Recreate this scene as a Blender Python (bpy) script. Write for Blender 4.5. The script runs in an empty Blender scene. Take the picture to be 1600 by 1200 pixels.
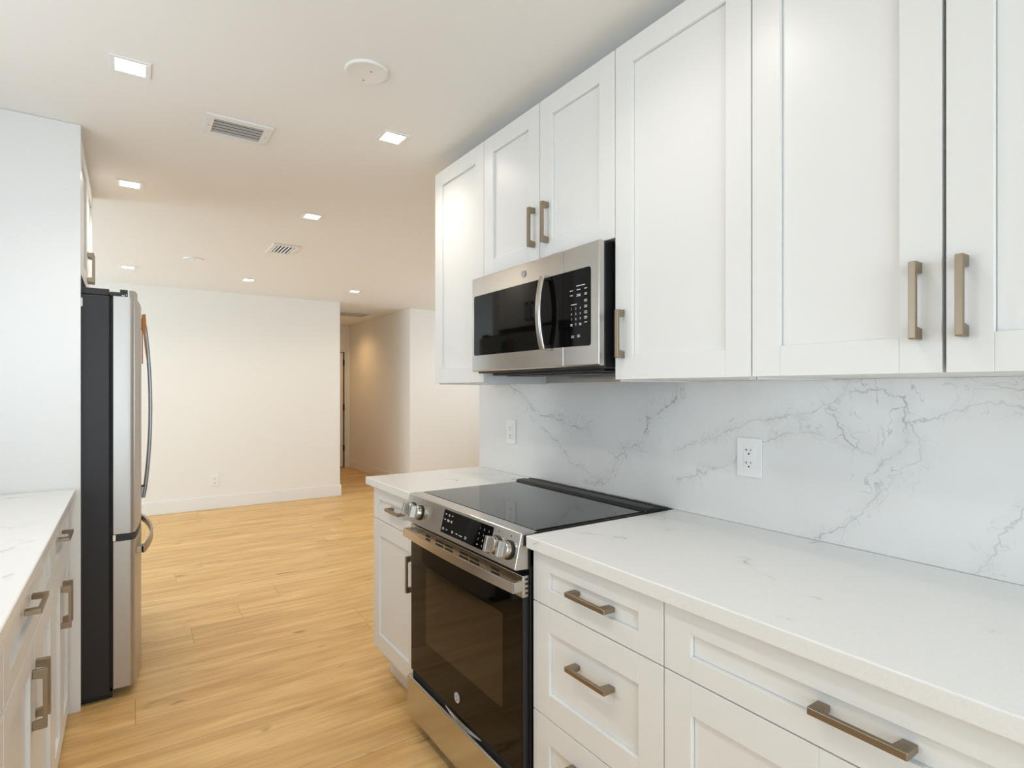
import bpy, bmesh, math, random
from mathutils import Vector, Matrix

random.seed(7)
S = bpy.context.scene
COL = S.collection

# ------------------------------------------------------------------ camera
CAM_H = 1.3193
YAW = math.radians(34.163)
cd = bpy.data.cameras.new('camera')
cam = bpy.data.objects.new('camera', cd)
COL.objects.link(cam)
cam.location = (0, 0, CAM_H)
cam.rotation_euler = (math.pi / 2, 0, -YAW)
cd.sensor_width = 36.0
cd.lens = 882.59 / 1600 * 36.0
cd.shift_y = 8.88 / 1600
cd.clip_start = 0.02
S.camera = cam

# ------------------------------------------------------------------ view, world, daylight
S.view_settings.view_transform = 'Standard'
S.view_settings.look = 'None'
S.view_settings.gamma = 1
S.view_settings.use_curve_mapping = False
S.view_settings.exposure = 0.07
S.cycles.use_denoising = True
S.cycles.max_bounces = 10
S.cycles.diffuse_bounces = 6
S.cycles.glossy_bounces = 5
S.cycles.sample_clamp_indirect = 8
S.cycles.caustics_reflective = False
S.cycles.caustics_refractive = False

w = bpy.data.worlds.new('sky')
S.world = w
w.use_nodes = True
bg = w.node_tree.nodes['Background']
bg.inputs[0].default_value = (0.80, 0.90, 1.0, 1)
bg.inputs[1].default_value = 1.6


def area(name, loc, rot, sx, sy, power, color):
    l = bpy.data.lights.new(name, 'AREA')
    l.shape = 'RECTANGLE'
    l.size = sx
    l.size_y = sy
    l.energy = power
    l.color = color
    o = bpy.data.objects.new(name, l)
    COL.objects.link(o)
    o.location = loc
    o.rotation_euler = rot
    return o


DAY = (0.75, 0.88, 1.0)
H = math.pi / 2
# daylight through the kitchen window over the sink run, the window behind the camera and the living room slider, plus fill from an added unseen window
area('daylight_kitchen_window', (-0.98, 1.75, 1.62), (0, -H - 0.5, 0), 1.0, 1.5, 9.5, DAY)
area('daylight_rear_window', (-0.05, -2.38, 1.2), (H - 0.3, 0, 0), 1.8, 2.1, 54, (0.66, 0.84, 1.0))
area('daylight_living_slider', (-3.72, 5.5, 1.15), (0, -H - 0.75, 0), 2.1, 2.4, 135, (0.56, 0.78, 1.0))
area('added_living_daylight', (5.32, 4.8, 1.4), (0, H + 0.7, 0), 1.4, 1.8, 46, DAY)

# ------------------------------------------------------------------ dimensions
ZC = 2.4066          # ceiling
X1 = 0.9137          # edge of the worktop by the range
XW = 1.5326          # face of the marble
XB = 0.935           # base cabinet door faces
XU = 1.2058          # wall cabinet door faces
YF = 7.0273          # far wall
RY0, RY1 = 1.281, 2.043   # range
CT, CB = 0.914, 0.8795    # worktop top and underside

# ------------------------------------------------------------------ materials


def mat(name, color=(0.8, 0.8, 0.8), rough=0.5, metal=0.0, spec=0.5, coat=0.0, emit=None, estr=0.0):
    m = bpy.data.materials.new(name)
    m.use_nodes = True
    b = m.node_tree.nodes['Principled BSDF']
    b.inputs['Base Color'].default_value = (*color, 1)
    b.inputs['Roughness'].default_value = rough
    b.inputs['Metallic'].default_value = metal
    b.inputs['Specular IOR Level'].default_value = spec
    b.inputs['Coat Weight'].default_value = coat
    if emit:
        b.inputs['Emission Color'].default_value = (*emit, 1)
        b.inputs['Emission Strength'].default_value = estr
    return m


class NT:
    """small node-building helper"""

    def __init__(self, m):
        self.t = m.node_tree
        self.b = self.t.nodes['Principled BSDF']

    def n(self, typ, **kw):
        x = self.t.nodes.new(typ)
        for k, v in kw.items():
            setattr(x, k, v)
        return x

    def set(self, sock, v):
        if hasattr(v, 'is_output') or isinstance(v, bpy.types.NodeSocket):
            self.t.links.new(v, sock)
        else:
            sock.default_value = v

    def math(self, op, a, b=0.0, c=None, clamp=False):
        x = self.n('ShaderNodeMath', operation=op, use_clamp=clamp)
        self.set(x.inputs[0], a)
        self.set(x.inputs[1], b)
        if c is not None:
            self.set(x.inputs[2], c)
        return x.outputs[0]

    def vec(self, op, a, b=None, scale=None):
        x = self.n('ShaderNodeVectorMath', operation=op)
        self.set(x.inputs[0], a)
        if b is not None:
            self.set(x.inputs[1], b)
        if scale is not None:
            self.set(x.inputs['Scale'], scale)
        return x.outputs['Value'] if op in ('DOT_PRODUCT', 'LENGTH', 'DISTANCE') else x.outputs['Vector']

    def comb(self, x, y, z=0.0):
        c = self.n('ShaderNodeCombineXYZ')
        self.set(c.inputs[0], x)
        self.set(c.inputs[1], y)
        self.set(c.inputs[2], z)
        return c.outputs[0]

    def noise(self, v, scale, detail=3.0, rough=0.55, dist=0.0):
        x = self.n('ShaderNodeTexNoise')
        self.set(x.inputs['Vector'], v)
        x.inputs['Scale'].default_value = scale
        x.inputs['Detail'].default_value = detail
        x.inputs['Roughness'].default_value = rough
        x.inputs['Distortion'].default_value = dist
        return x

    def rng(self, v, a, b, c, d, smooth=False):
        x = self.n('ShaderNodeMapRange', interpolation_type='SMOOTHSTEP' if smooth else 'LINEAR')
        self.set(x.inputs[0], v)
        for i, q in enumerate((a, b, c, d)):
            x.inputs[i + 1].default_value = q
        return x.outputs[0]

    def mix(self, f, a, b):
        x = self.n('ShaderNodeMix', data_type='RGBA')
        self.set(x.inputs[0], f)
        self.set(x.inputs[6], a if isinstance(a, bpy.types.NodeSocket) else (*a, 1))
        self.set(x.inputs[7], b if isinstance(b, bpy.types.NodeSocket) else (*b, 1))
        return x.outputs[2]

    def pos(self):
        return self.n('ShaderNodeNewGeometry').outputs['Position']

    def bump(self, h, dist, strength=1.0):
        x = self.n('ShaderNodeBump')
        x.inputs['Strength'].default_value = strength
        x.inputs['Distance'].default_value = dist
        self.set(x.inputs['Height'], h)
        self.t.links.new(x.outputs[0], self.b.inputs['Normal'])


def make_wood():
    m = mat('oak_planks', rough=0.42, spec=0.4)
    g = NT(m)
    p = g.pos()
    sep = g.n('ShaderNodeSeparateXYZ')
    g.set(sep.inputs[0], p)
    x, y = sep.outputs[0], sep.outputs[1]
    W, L = 0.2286, 1.83
    r = g.math('DIVIDE', g.math('SUBTRACT', y, 2.44 - 20 * W), W)
    row = g.math('FLOOR', r)
    fr = g.math('FRACT', r)
    wn = g.n('ShaderNodeTexWhiteNoise', noise_dimensions='1D')
    g.set(wn.inputs['W'], g.math('ADD', row, 3.7))
    cx = g.math('ADD', g.math('DIVIDE', x, L), g.math('MULTIPLY', wn.outputs[0], 7.0))
    colm = g.math('FLOOR', cx)
    fc = g.math('FRACT', cx)
    w2 = g.n('ShaderNodeTexWhiteNoise', noise_dimensions='2D')
    g.set(w2.inputs['Vector'], g.comb(row, colm))
    rid = w2.outputs[0]
    # grain, stretched along the plank, shifted per plank
    gv = g.comb(g.math('ADD', g.math('MULTIPLY', x, 1.0), g.math('MULTIPLY', rid, 37.0)),
                g.math('MULTIPLY', y, 9.0), g.math('MULTIPLY', rid, 11.0))
    n1 = g.noise(gv, 1.6, 5, 0.6, 0.6).outputs[0]
    gv2 = g.comb(g.math('ADD', g.math('MULTIPLY', x, 1.6), g.math('MULTIPLY', rid, 17.0)),
                 g.math('MULTIPLY', y, 34.0), rid)
    n2 = g.noise(gv2, 2.0, 4, 0.6, 0.2).outputs[0]
    kv = g.comb(g.math('ADD', g.math('MULTIPLY', x, 3.0), g.math('MULTIPLY', rid, 5.0)), g.math('MULTIPLY', y, 9.0), rid)
    kn = g.noise(kv, 1.5, 2, 0.5, 0.3).outputs[0]
    base = g.mix(g.rng(n1, 0.32, 0.68, 0, 1), (0.60, 0.345, 0.118), (0.84, 0.56, 0.245))
    base = g.mix(g.rng(n2, 0.45, 0.78, 0.0, 0.42), base, (0.47, 0.25, 0.085))
    base = g.mix(g.rng(kn, 0.66, 0.78, 0.0, 0.7, True), base, (0.30, 0.145, 0.05))
    tone = g.mix(rid, (0.92, 0.92, 0.91), (1.05, 1.05, 1.06))
    mul = g.n('ShaderNodeMix', data_type='RGBA', blend_type='MULTIPLY')
    mul.inputs[0].default_value = 1
    g.set(mul.inputs[6], base)
    g.set(mul.inputs[7], tone)
    base = mul.outputs[2]
    ey = g.math('MULTIPLY', g.math('MINIMUM', fr, g.math('SUBTRACT', 1.0, fr)), W)
    ex = g.math('MULTIPLY', g.math('MINIMUM', fc, g.math('SUBTRACT', 1.0, fc)), L)
    e = g.math('MINIMUM', ey, ex)
    groove = g.rng(e, 0.0004, 0.0026, 1, 0)
    base = g.mix(g.math('MULTIPLY', groove, 0.5), base, (0.22, 0.11, 0.04))
    g.set(g.b.inputs['Base Color'], base)
    g.set(g.b.inputs['Roughness'], g.rng(n2, 0.3, 0.7, 0.36, 0.5))
    g.bump(g.math('SUBTRACT', g.math('MULTIPLY', n2, 0.15), groove), 0.001, 0.5)
    return m


VEINS_STRONG = [
    [(2.31, 1.347), (2.174, 1.286), (2.03, 1.21), (1.866, 1.194), (1.705, 1.149)],
    [(1.258, 1.335), (1.299, 1.273), (1.40, 1.225), (1.43, 1.132), (1.50, 1.10), (1.56, 1.03)],
    [(0.74, 1.284), (0.724, 1.309), (0.635, 1.318), (0.58, 1.295), (0.586, 1.226), (0.593, 1.18), (0.65, 1.11)],
    [(0.756, 1.25), (0.70, 1.19), (0.66, 1.165)],
]
VEINS_SOFT = [
    [(2.1, 1.20), (1.91, 1.095), (1.824, 1.021), (1.667, 0.974)],
    [(1.27, 1.12), (1.108, 1.186), (0.976, 1.232), (0.86, 1.255), (0.74, 1.284), (0.72, 1.36)],
    [(1.26, 1.02), (1.04, 1.113), (0.936, 1.169), (0.86, 1.20), (0.756, 1.19), (0.67, 1.17)],
    [(0.58, 1.24), (0.504, 1.274), (0.429, 1.276), (0.33, 1.27)],
    [(0.57, 1.25), (0.554, 1.146), (0.649, 1.064), (0.724, 0.97), (0.80, 0.92)],
    [(0.33, 1.13), (0.371, 1.067), (0.413, 0.991), (0.45, 0.91)],
    [(0.49, 1.35), (0.435, 1.325), (0.371, 1.318), (0.30, 1.30)],
    [(1.56, 1.03), (1.62, 0.96), (1.72, 0.95)],
    [(0.86, 1.255), (0.83, 1.21), (0.87, 1.19)],
]


def make_marble(name, veins=True):
    m = mat(name, rough=0.16, spec=0.45)
    g = NT(m)
    p = g.pos()
    sep = g.n('ShaderNodeSeparateXYZ')
    g.set(sep.inputs[0], p)
    q = g.comb(sep.outputs[1], sep.outputs[2])
    wa = g.noise(q, 9, 3, 0.6).outputs['Color']
    wb = g.noise(q, 45, 3, 0.6).outputs['Color']
    h5 = (0.5, 0.5, 0.5)
    qq = g.vec('ADD', q, g.vec('SCALE', g.vec('SUBTRACT', wa, h5), scale=0.09))
    qq = g.vec('ADD', qq, g.vec('SCALE', g.vec('SUBTRACT', wb, h5), scale=0.026))
    qq = g.vec('MULTIPLY', qq, (1, 1, 0))

    def group(lines):
        out = None
        for ln in lines:
            for a, b in zip(ln[:-1], ln[1:]):
                bx, by = b[0] - a[0], b[1] - a[1]
                ll = bx * bx + by * by
                pa = g.vec('SUBTRACT', qq, (a[0], a[1], 0))
                t = g.math('MULTIPLY', g.vec('DOT_PRODUCT', pa, (bx, by, 0)), 1 / ll, clamp=True)
                pr = g.vec('SCALE', (bx, by, 0), scale=t)
                d = g.vec('DISTANCE', pa, pr)
                out = d if out is None else g.math('MINIMUM', out, d)
        return out

    brk = g.rng(g.noise(q, 16, 3, 0.6).outputs[0], 0.36, 0.62, 0.12, 1.0, True)
    brk2 = g.rng(g.noise(q, 6, 2, 0.6).outputs[0], 0.35, 0.65, 0.25, 1.0, True)
    ds = group(VEINS_STRONG)
    dw = group(VEINS_SOFT)
    v1 = g.math('MULTIPLY', g.rng(ds, 0.0, 0.0045, 0.62, 0, True), brk)
    v2 = g.math('MULTIPLY', g.rng(dw, 0.0, 0.0036, 0.42, 0, True), brk2)
    h1 = g.math('MULTIPLY', g.rng(ds, 0.0, 0.045, 0.13, 0, True), brk2)
    h2 = g.math('MULTIPLY', g.rng(dw, 0.0, 0.035, 0.08, 0, True), brk)
    # web of hairlines beside the main veins
    rd = g.math('ABSOLUTE', g.math('SUBTRACT', g.noise(q, 13, 2, 0.5, 1.2).outputs[0], 0.5))
    near = g.math('MAXIMUM', g.rng(ds, 0.01, 0.10, 0.55, 0, True), g.rng(dw, 0.01, 0.05, 0.3, 0, True))
    web = g.math('MULTIPLY', g.math('MULTIPLY', g.rng(rd, 0.0, 0.016, 1, 0, True), near), brk)
    v = g.math('MAXIMUM', g.math('MAXIMUM', v1, v2), web)
    v = g.math('ADD', v, g.math('MAXIMUM', h1, h2), clamp=True)
    cloud = g.rng(g.noise(q, 3, 3, 0.5).outputs[0], 0.3, 0.7, 0, 1)
    base = g.mix(cloud, (0.745, 0.745, 0.74), (0.80, 0.80, 0.79))
    g.set(g.b.inputs['Base Color'], g.mix(v, base, (0.25, 0.26, 0.265)))
    return m


def make_quartz():
    m = mat('white_quartz', rough=0.22, spec=0.4)
    g = NT(m)
    p = g.pos()
    warp = g.vec('ADD', p, g.vec('SCALE', g.noise(p, 4, 3).outputs['Color'], scale=0.25))
    rd = g.math('ABSOLUTE', g.math('SUBTRACT', g.noise(warp, 2.4, 3, 0.6, 0.8).outputs[0], 0.5))
    mask = g.rng(g.noise(p, 5.5, 2).outputs[0], 0.54, 0.66, 0, 1, True)
    v = g.math('MULTIPLY', g.rng(rd, 0, 0.012, 0.55, 0, True), mask)
    halo = g.math('MULTIPLY', g.rng(rd, 0, 0.06, 0.10, 0, True), mask)
    v = g.math('ADD', v, halo)
    base = g.mix(g.rng(g.noise(p, 260, 2).outputs[0], 0.35, 0.65, 0, 1), (0.77, 0.766, 0.755), (0.80, 0.796, 0.785))
    g.set(g.b.inputs['Base Color'], g.mix(v, base, (0.33, 0.32, 0.31)))
    return m


def make_paint(name, color, rough):
    m = mat(name, color, rough, spec=0.3)
    g = NT(m)
    n = g.noise(g.pos(), 90, 3).outputs[0]
    g.bump(n, 0.0006, 0.35)
    return m


def make_steel(name, color, rough, axis):
    """brushed stainless: fine streaks along one axis vary the roughness and the normal"""
    m = mat(name, color, rough, metal=1.0)
    g = NT(m)
    sc = [260, 260, 260]
    sc[axis] = 3
    v = g.vec('MULTIPLY', g.pos(), tuple(sc))
    n = g.noise(v, 1.0, 3, 0.6).outputs[0]
    g.set(g.b.inputs['Roughness'], g.rng(n, 0.25, 0.75, rough - 0.02, rough + 0.03))
    return m


M = {}
M['cab'] = mat('satin_white_cabinet_paint', (0.78, 0.78, 0.77), 0.33, spec=0.42)
M['wall'] = make_paint('wall_paint', (0.84, 0.825, 0.79), 0.6)
M['ceil'] = make_paint('ceiling_paint', (0.85, 0.84, 0.82), 0.7)
M['trim'] = mat('white_trim_paint', (0.83, 0.825, 0.81), 0.35)
M['wood'] = make_wood()
M['marble'] = make_marble('veined_marble')
M['quartz'] = make_quartz()
M['steel'] = make_steel('brushed_steel', (0.58, 0.555, 0.52), 0.2, 1)
M['steelv'] = make_steel('brushed_steel_upright', (0.45, 0.42, 0.385), 0.40, 2)
M['chrome'] = mat('polished_metal', (0.58, 0.565, 0.54), 0.18, metal=1.0)
M['darksteel'] = mat('dark_satin_steel', (0.22, 0.21, 0.205), 0.3, metal=1.0)
M['bronze'] = make_steel('champagne_bronze', (0.34, 0.275, 0.20), 0.34, 1)
M['glass'] = mat('black_glass', (0.003, 0.003, 0.003), 0.04, spec=0.16, coat=0.0)
M['cook'] = mat('black_cooktop_glass', (0.008, 0.008, 0.009), 0.06, spec=0.55, coat=0.0)
M['window'] = mat('tinted_oven_window', (0.022, 0.015, 0.009), 0.05, spec=0.3)
M['black'] = mat('black_enamel', (0.012, 0.012, 0.013), 0.32)
M['matblack'] = mat('black_plastic', (0.006, 0.006, 0.006), 0.45)
M['fridge'] = mat('charcoal_case', (0.020, 0.018, 0.019), 0.42, spec=0.35)
M['plastic'] = mat('white_plastic', (0.84, 0.84, 0.83), 0.3)
M['slot'] = mat('dark_slot', (0.01, 0.01, 0.01), 0.8)
M['print'] = mat('pale_print', (0.75, 0.75, 0.75), 0.5)
M['greyprint'] = mat('grey_print', (0.30, 0.30, 0.31), 0.5)
M['ventw'] = mat('white_vent_enamel', (0.78, 0.78, 0.77), 0.4)
M['ventg'] = mat('grey_vent_louvre', (0.42, 0.43, 0.44), 0.45)
M['lamp'] = mat('lamp_diffuser', (0.9, 0.9, 0.9), 0.4, emit=(1.0, 0.92, 0.80), estr=22.0)
M['lampw'] = mat('hall_lamp_diffuser', (0.9, 0.9, 0.9), 0.4, emit=(1.0, 0.78, 0.5), estr=9.0)
M['orange'] = mat('orange_card', (0.70, 0.27, 0.04), 0.55)
M['brown'] = mat('rust_card', (0.36, 0.09, 0.03), 0.55)
M['hinge'] = mat('dark_bronze_hinge', (0.03, 0.022, 0.018), 0.4, metal=0.6)


def make_pane():
    m = bpy.data.materials.new('window_glass')
    m.use_nodes = True
    t = m.node_tree
    t.nodes.clear()
    o = t.nodes.new('ShaderNodeOutputMaterial')
    tr = t.nodes.new('ShaderNodeBsdfTransparent')
    gl = t.nodes.new('ShaderNodeBsdfGlossy')
    gl.inputs['Roughness'].default_value = 0.02
    mx = t.nodes.new('ShaderNodeMixShader')
    mx.inputs[0].default_value = 0.06
    t.links.new(tr.outputs[0], mx.inputs[1])
    t.links.new(gl.outputs[0], mx.inputs[2])
    t.links.new(mx.outputs[0], o.inputs[0])
    return m


M['pane'] = make_pane()

# ------------------------------------------------------------------ mesh helpers


def B():
    return bmesh.new()


def box(bm, x0, x1, y0, y1, z0, z1):
    if x1 < x0: x0, x1 = x1, x0
    if y1 < y0: y0, y1 = y1, y0
    if z1 < z0: z0, z1 = z1, z0
    v = [bm.verts.new(c) for c in ((x0, y0, z0), (x1, y0, z0), (x1, y1, z0), (x0, y1, z0),
                                   (x0, y0, z1), (x1, y0, z1), (x1, y1, z1), (x0, y1, z1))]
    for f in ((3, 2, 1, 0), (4, 5, 6, 7), (0, 1, 5, 4), (1, 2, 6, 5), (2, 3, 7, 6), (3, 0, 4, 7)):
        bm.faces.new([v[i] for i in f])
    return v


def prism(bm, pts, t0, t1, fn):
    """extrude a closed 2-D outline; fn(p, q, t) gives the 3-D point"""
    a = [bm.verts.new(fn(p, q, t0)) for p, q in pts]
    b = [bm.verts.new(fn(p, q, t1)) for p, q in pts]
    n = len(pts)
    bm.faces.new(a)
    bm.faces.new(list(reversed(b)))
    for i in range(n):
        bm.faces.new((a[i], b[i], b[(i + 1) % n], a[(i + 1) % n]))


def XZ(p, q, t): return (p, t, q)      # outline in x,z ; extruded along y
def XY(p, q, t): return (p, q, t)      # outline in x,y ; extruded along z
def YZ(p, q, t): return (t, p, q)      # outline in y,z ; extruded along x


def rrect(a0, a1, b0, b1, r, seg=5):
    out = []
    for ca, cb, s in ((a1 - r, b1 - r, 0), (a0 + r, b1 - r, 90), (a0 + r, b0 + r, 180), (a1 - r, b0 + r, 270)):
        for i in range(seg + 1):
            t = math.radians(s + 90 * i / seg)
            out.append((ca + r * math.cos(t), cb + r * math.sin(t)))
    return out


def circle(a, b, r, n=32):
    return [(a + r * math.cos(2 * math.pi * i / n), b + r * math.sin(2 * math.pi * i / n)) for i in range(n)]


def sweep(bm, rings, close=True):
    """skin a list of equal-length vertex rings, capped at both ends"""
    vr = [[bm.verts.new(p) for p in r] for r in rings]
    n = len(vr[0])
    for i in range(len(vr) - 1):
        for j in range(n):
            bm.faces.new((vr[i][j], vr[i][(j + 1) % n], vr[i + 1][(j + 1) % n], vr[i + 1][j]))
    bm.faces.new(list(reversed(vr[0])))
    bm.faces.new(vr[-1])


ORIGIN = {}


def obj(name, bm, m, parent=None, bevel=0.0, seg=2, smooth=False, origin=None):
    bmesh.ops.recalc_face_normals(bm, faces=bm.faces)
    root = Vector((0, 0, 0))
    if parent is not None:
        root = ORIGIN[parent.name]
    elif origin is not None:
        root = Vector(origin)
    bmesh.ops.translate(bm, verts=bm.verts, vec=-root)
    me = bpy.data.meshes.new(name)
    bm.to_mesh(me)
    bm.free()
    o = bpy.data.objects.new(name, me)
    COL.objects.link(o)
    me.materials.append(m)
    if parent is not None:
        o.parent = parent
    else:
        o.location = root
    ORIGIN[o.name] = root
    if bevel:
        md = o.modifiers.new('edge', 'BEVEL')
        md.width = bevel
        md.segments = seg
        md.limit_method = 'ANGLE'
        md.angle_limit = math.radians(40)
        md.harden_normals = False
    if smooth:
        for p in me.polygons:
            p.use_smooth = True
        try:
            me.set_sharp_from_angle(angle=math.radians(35))
        except Exception:
            pass
    return o


def tag(o, label, cat, group=None):
    o['label'] = label
    o['category'] = cat
    if group:
        o['group'] = group
    return o


def thing(name, loc, label, cat, group=None):
    o = bpy.data.objects.new(name, None)
    COL.objects.link(o)
    o.location = loc
    o.empty_display_size = 0.1
    ORIGIN[o.name] = Vector(loc)
    return tag(o, label, cat, group)


def struct(name, bm, m, label=None, bevel=0.0):
    o = obj(name, bm, m, bevel=bevel)
    o['kind'] = 'structure'
    o['label'] = label or name.replace('_', ' ')
    o['category'] = name.split('_')[0]
    return o


def boxo(name, m, parent, x0, x1, y0, y1, z0, z1, bevel=0.0, seg=2):
    bm = B()
    box(bm, x0, x1, y0, y1, z0, z1)
    return obj(name, bm, m, parent, bevel, seg)


def text_bm(s, size, fn, depth=0.0):
    """lettering as flat mesh, centred; fn(a, b) maps the text plane to 3-D"""
    c = bpy.data.curves.new('t', 'FONT')
    c.body = s
    c.size = size
    c.align_x = 'CENTER'
    c.align_y = 'CENTER'
    c.resolution_u = 3
    o = bpy.data.objects.new('t', c)
    COL.objects.link(o)
    dg = bpy.context.evaluated_depsgraph_get()
    me = bpy.data.meshes.new_from_object(o.evaluated_get(dg))
    bm = B()
    bm.from_mesh(me)
    for v in bm.verts:
        v.co = Vector(fn(v.co.x, v.co.y))
    bpy.data.objects.remove(o)
    bpy.data.curves.remove(c)
    bpy.data.meshes.remove(me)
    return bm


def merge(dst, src):
    me = bpy.data.meshes.new('tmp')
    src.to_mesh(me)
    src.free()
    dst.from_mesh(me)
    bpy.data.meshes.remove(me)


# ------------------------------------------------------------------ room shell
def wall_with_hole_x(name, xa, xb, y0, y1, z0, z1, hy0=None, hy1=None, hz0=None, hz1=None, label=None):
    """a wall lying along y, with an optional rectangular opening"""
    bm = B()
    if hy0 is None:
        box(bm, xa, xb, y0, y1, z0, z1)
    else:
        box(bm, xa, xb, y0, hy0, z0, z1)
        box(bm, xa, xb, hy1, y1, z0, z1)
        if hz0 > z0: box(bm, xa, xb, hy0, hy1, z0, hz0)
        box(bm, xa, xb, hy0, hy1, hz1, z1)
    return struct(name, bm, M['wall'], label)


def wall_with_hole_y(name, ya, yb, x0, x1, z0, z1, hx0=None, hx1=None, hz0=None, hz1=None, label=None):
    bm = B()
    if hx0 is None:
        box(bm, x0, x1, ya, yb, z0, z1)
    else:
        box(bm, x0, hx0, ya, yb, z0, z1)
        box(bm, hx1, x1, ya, yb, z0, z1)
        if hz0 > z0: box(bm, hx0, hx1, ya, yb, z0, hz0)
        box(bm, hx0, hx1, ya, yb, hz1, z1)
    return struct(name, bm, M['wall'], label)


bm = B(); box(bm, -3.7, 5.3, -2.35, 9.75, -0.08, 0.0)
struct('floor', bm, M['wood'], 'light oak plank floor')
bm = B(); box(bm, -3.7, 5.3, -2.35, 9.75, ZC, ZC + 0.1)
struct('ceiling', bm, M['ceil'], 'smooth painted ceiling')

WX = XW + 0.02
HX0, HX1 = 2.1785, 3.117
wall_with_hole_x('wall_right', WX, WX + 0.12, -2.25, 2.567, 0, ZC, label='kitchen wall behind the marble and wall cabinets')
wall_with_hole_x('wall_left', -0.96, -0.84, -2.25, 4.0, 0, ZC, 1.0, 2.5, 1.1, 2.15, label='kitchen wall behind the sink run and refrigerator')
wall_with_hole_y('wall_rear', -2.35, -2.25, -0.96, WX + 0.12, 0, ZC, -0.85, 0.85, 0.08, 2.15, label='kitchen wall behind the camera')
wall_with_hole_y('wall_alcove', 3.90, 4.0, -0.84, -0.20, 0, ZC, label='short wall beyond the refrigerator')
wall_with_hole_y('wall_near_living', 3.88, 4.0, -3.7, -0.96, 0, ZC)
wall_with_hole_x('wall_far_left', -3.7, -3.6, 4.0, 7.15, 0, ZC, 4.4, 6.7, 0.05, 2.2)
wall_with_hole_y('wall_partition', 2.447, 2.567, WX + 0.12, 5.3, 0, ZC)
wall_with_hole_x('wall_far_right', 5.2, 5.3, 2.567, 7.15, 0, ZC, 4.0, 5.7, 0.75, 2.1)
bm = B()
box(bm, -3.7, HX0, YF, YF + 0.12, 0, ZC)
struct('wall_far', bm, M['wall'], 'plain cream far wall of the living area')
bm = B()
box(bm, HX1, 5.3, YF, YF + 0.12, 0, ZC)
struct('wall_far_hall_side', bm, M['wall'], 'cream wall beside the hall opening')
bm = B()
box(bm, HX0 - 0.12, HX0, YF + 0.12, 9.5, 0, ZC)
struct('wall_hall_left', bm, M['wall'])
bm = B()
box(bm, HX1, HX1 + 0.12, YF + 0.12, 9.5, 0, ZC)
struct('wall_hall_right', bm, M['wall'], 'warm lit hall wall')
DX0, DX1, DZ = 2.27, 3.06, 1.975
wall_with_hole_y('wall_hall_end', 9.5, 9.62, HX0 - 0.12, HX1 + 0.12, 0, ZC, DX0, DX1, 0, DZ, 'end wall of the hall')
# room behind the ajar door
bm = B(); box(bm, 1.9, 3.4, 9.70, 9.75, 0, ZC)
struct('wall_beyond_door', bm, M['wall'])

# baseboards
BB = 0.139
bm = B()
box(bm, -3.6, HX0 + 0.014, YF - 0.014, YF, 0, BB - 0.02)
box(bm, -3.6, HX0 + 0.012, YF - 0.010, YF, BB - 0.02, BB)
struct('baseboard_far', bm, M['trim'], 'white baseboard along the far wall', bevel=0.003)
bm = B()
box(bm, HX1 - 0.014, HX1, YF - 0.014, 9.5, 0, BB - 0.02)
box(bm, HX1 - 0.010, HX1, YF - 0.010, 9.5, BB - 0.02, BB)
struct('baseboard_hall_right', bm, M['trim'], bevel=0.003)
bm = B()
box(bm, HX0, HX0 + 0.014, YF, 9.5, 0, BB)
struct('baseboard_hall_left', bm, M['trim'], bevel=0.003)
bm = B()
box(bm, HX1, 5.2, YF - 0.014, YF, 0, BB)
struct('baseboard_far_right', bm, M['trim'], bevel=0.003)

# hall door, ajar, with its casing
bm = B()
box(bm, DX0 - 0.065, DX0, 9.482, 9.5, 0, DZ + 0.065)
box(bm, DX1, DX1 + 0.055, 9.482, 9.5, 0, DZ + 0.065)
box(bm, DX0, DX1, 9.482, 9.5, DZ, DZ + 0.065)
box(bm, DX1 - 0.03, DX1, 9.5, 9.62, 0, DZ)
box(bm, DX0, DX0 + 0.02, 9.5, 9.62, 0, DZ)
box(bm, DX0 + 0.02, DX1 - 0.03, 9.5, 9.62, DZ - 0.02, DZ)
struct('trim_1', bm, M['trim'], 'white casing around the hall door', bevel=0.003)
bm = B()
box(bm, DX0 + 0.03, DX1 - 0.052, 9.53, 9.565, 0.012, DZ - 0.03)
dr = struct('door_1', bm, M['trim'], 'white door at the end of the hall', bevel=0.003)
bm = B()
box(bm, DX1 - 0.052, DX1 - 0.03, 9.55, 9.6, 0.01, DZ - 0.02)
obj('dark_gap_strip', bm, M['slot'], dr)  # dark strip standing in for the shade in the door gap
for hz in (0.33, 1.02, 1.78):
    bm = B()
    box(bm, DX1 - 0.058, DX1 - 0.028, 9.524, 9.545, hz - 0.05, hz + 0.05)
    obj('hinge', bm, M['hinge'], dr, 0.002)
bm = B()
prism(bm, circle(DX0 + 0.10, 0.95, 0.027, 20), 9.47, 9.53, lambda p, q, t: (p, t, q))
obj('door_knob', bm, M['hinge'], dr, 0.004, smooth=True)


def window_x(name, x, y0, y1, z0, z1, depth=0.10, cols=2):
    bm = B()
    f = 0.045
    box(bm, x, x + depth, y0, y0 + f, z0, z1)
    box(bm, x, x + depth, y1 - f, y1, z0, z1)
    box(bm, x, x + depth, y0 + f, y1 - f, z0, z0 + f)
    box(bm, x, x + depth, y0 + f, y1 - f, z1 - f, z1)
    for i in range(1, cols):
        c = y0 + (y1 - y0) * i / cols
        box(bm, x + 0.03, x + depth - 0.03, c - 0.02, c + 0.02, z0 + f, z1 - f)
    o = struct(name, bm, M['trim'])
    boxo('pane', M['pane'], o, x + depth / 2 - 0.003, x + depth / 2 + 0.003, y0 + f, y1 - f, z0 + f, z1 - f)
    return o


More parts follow.
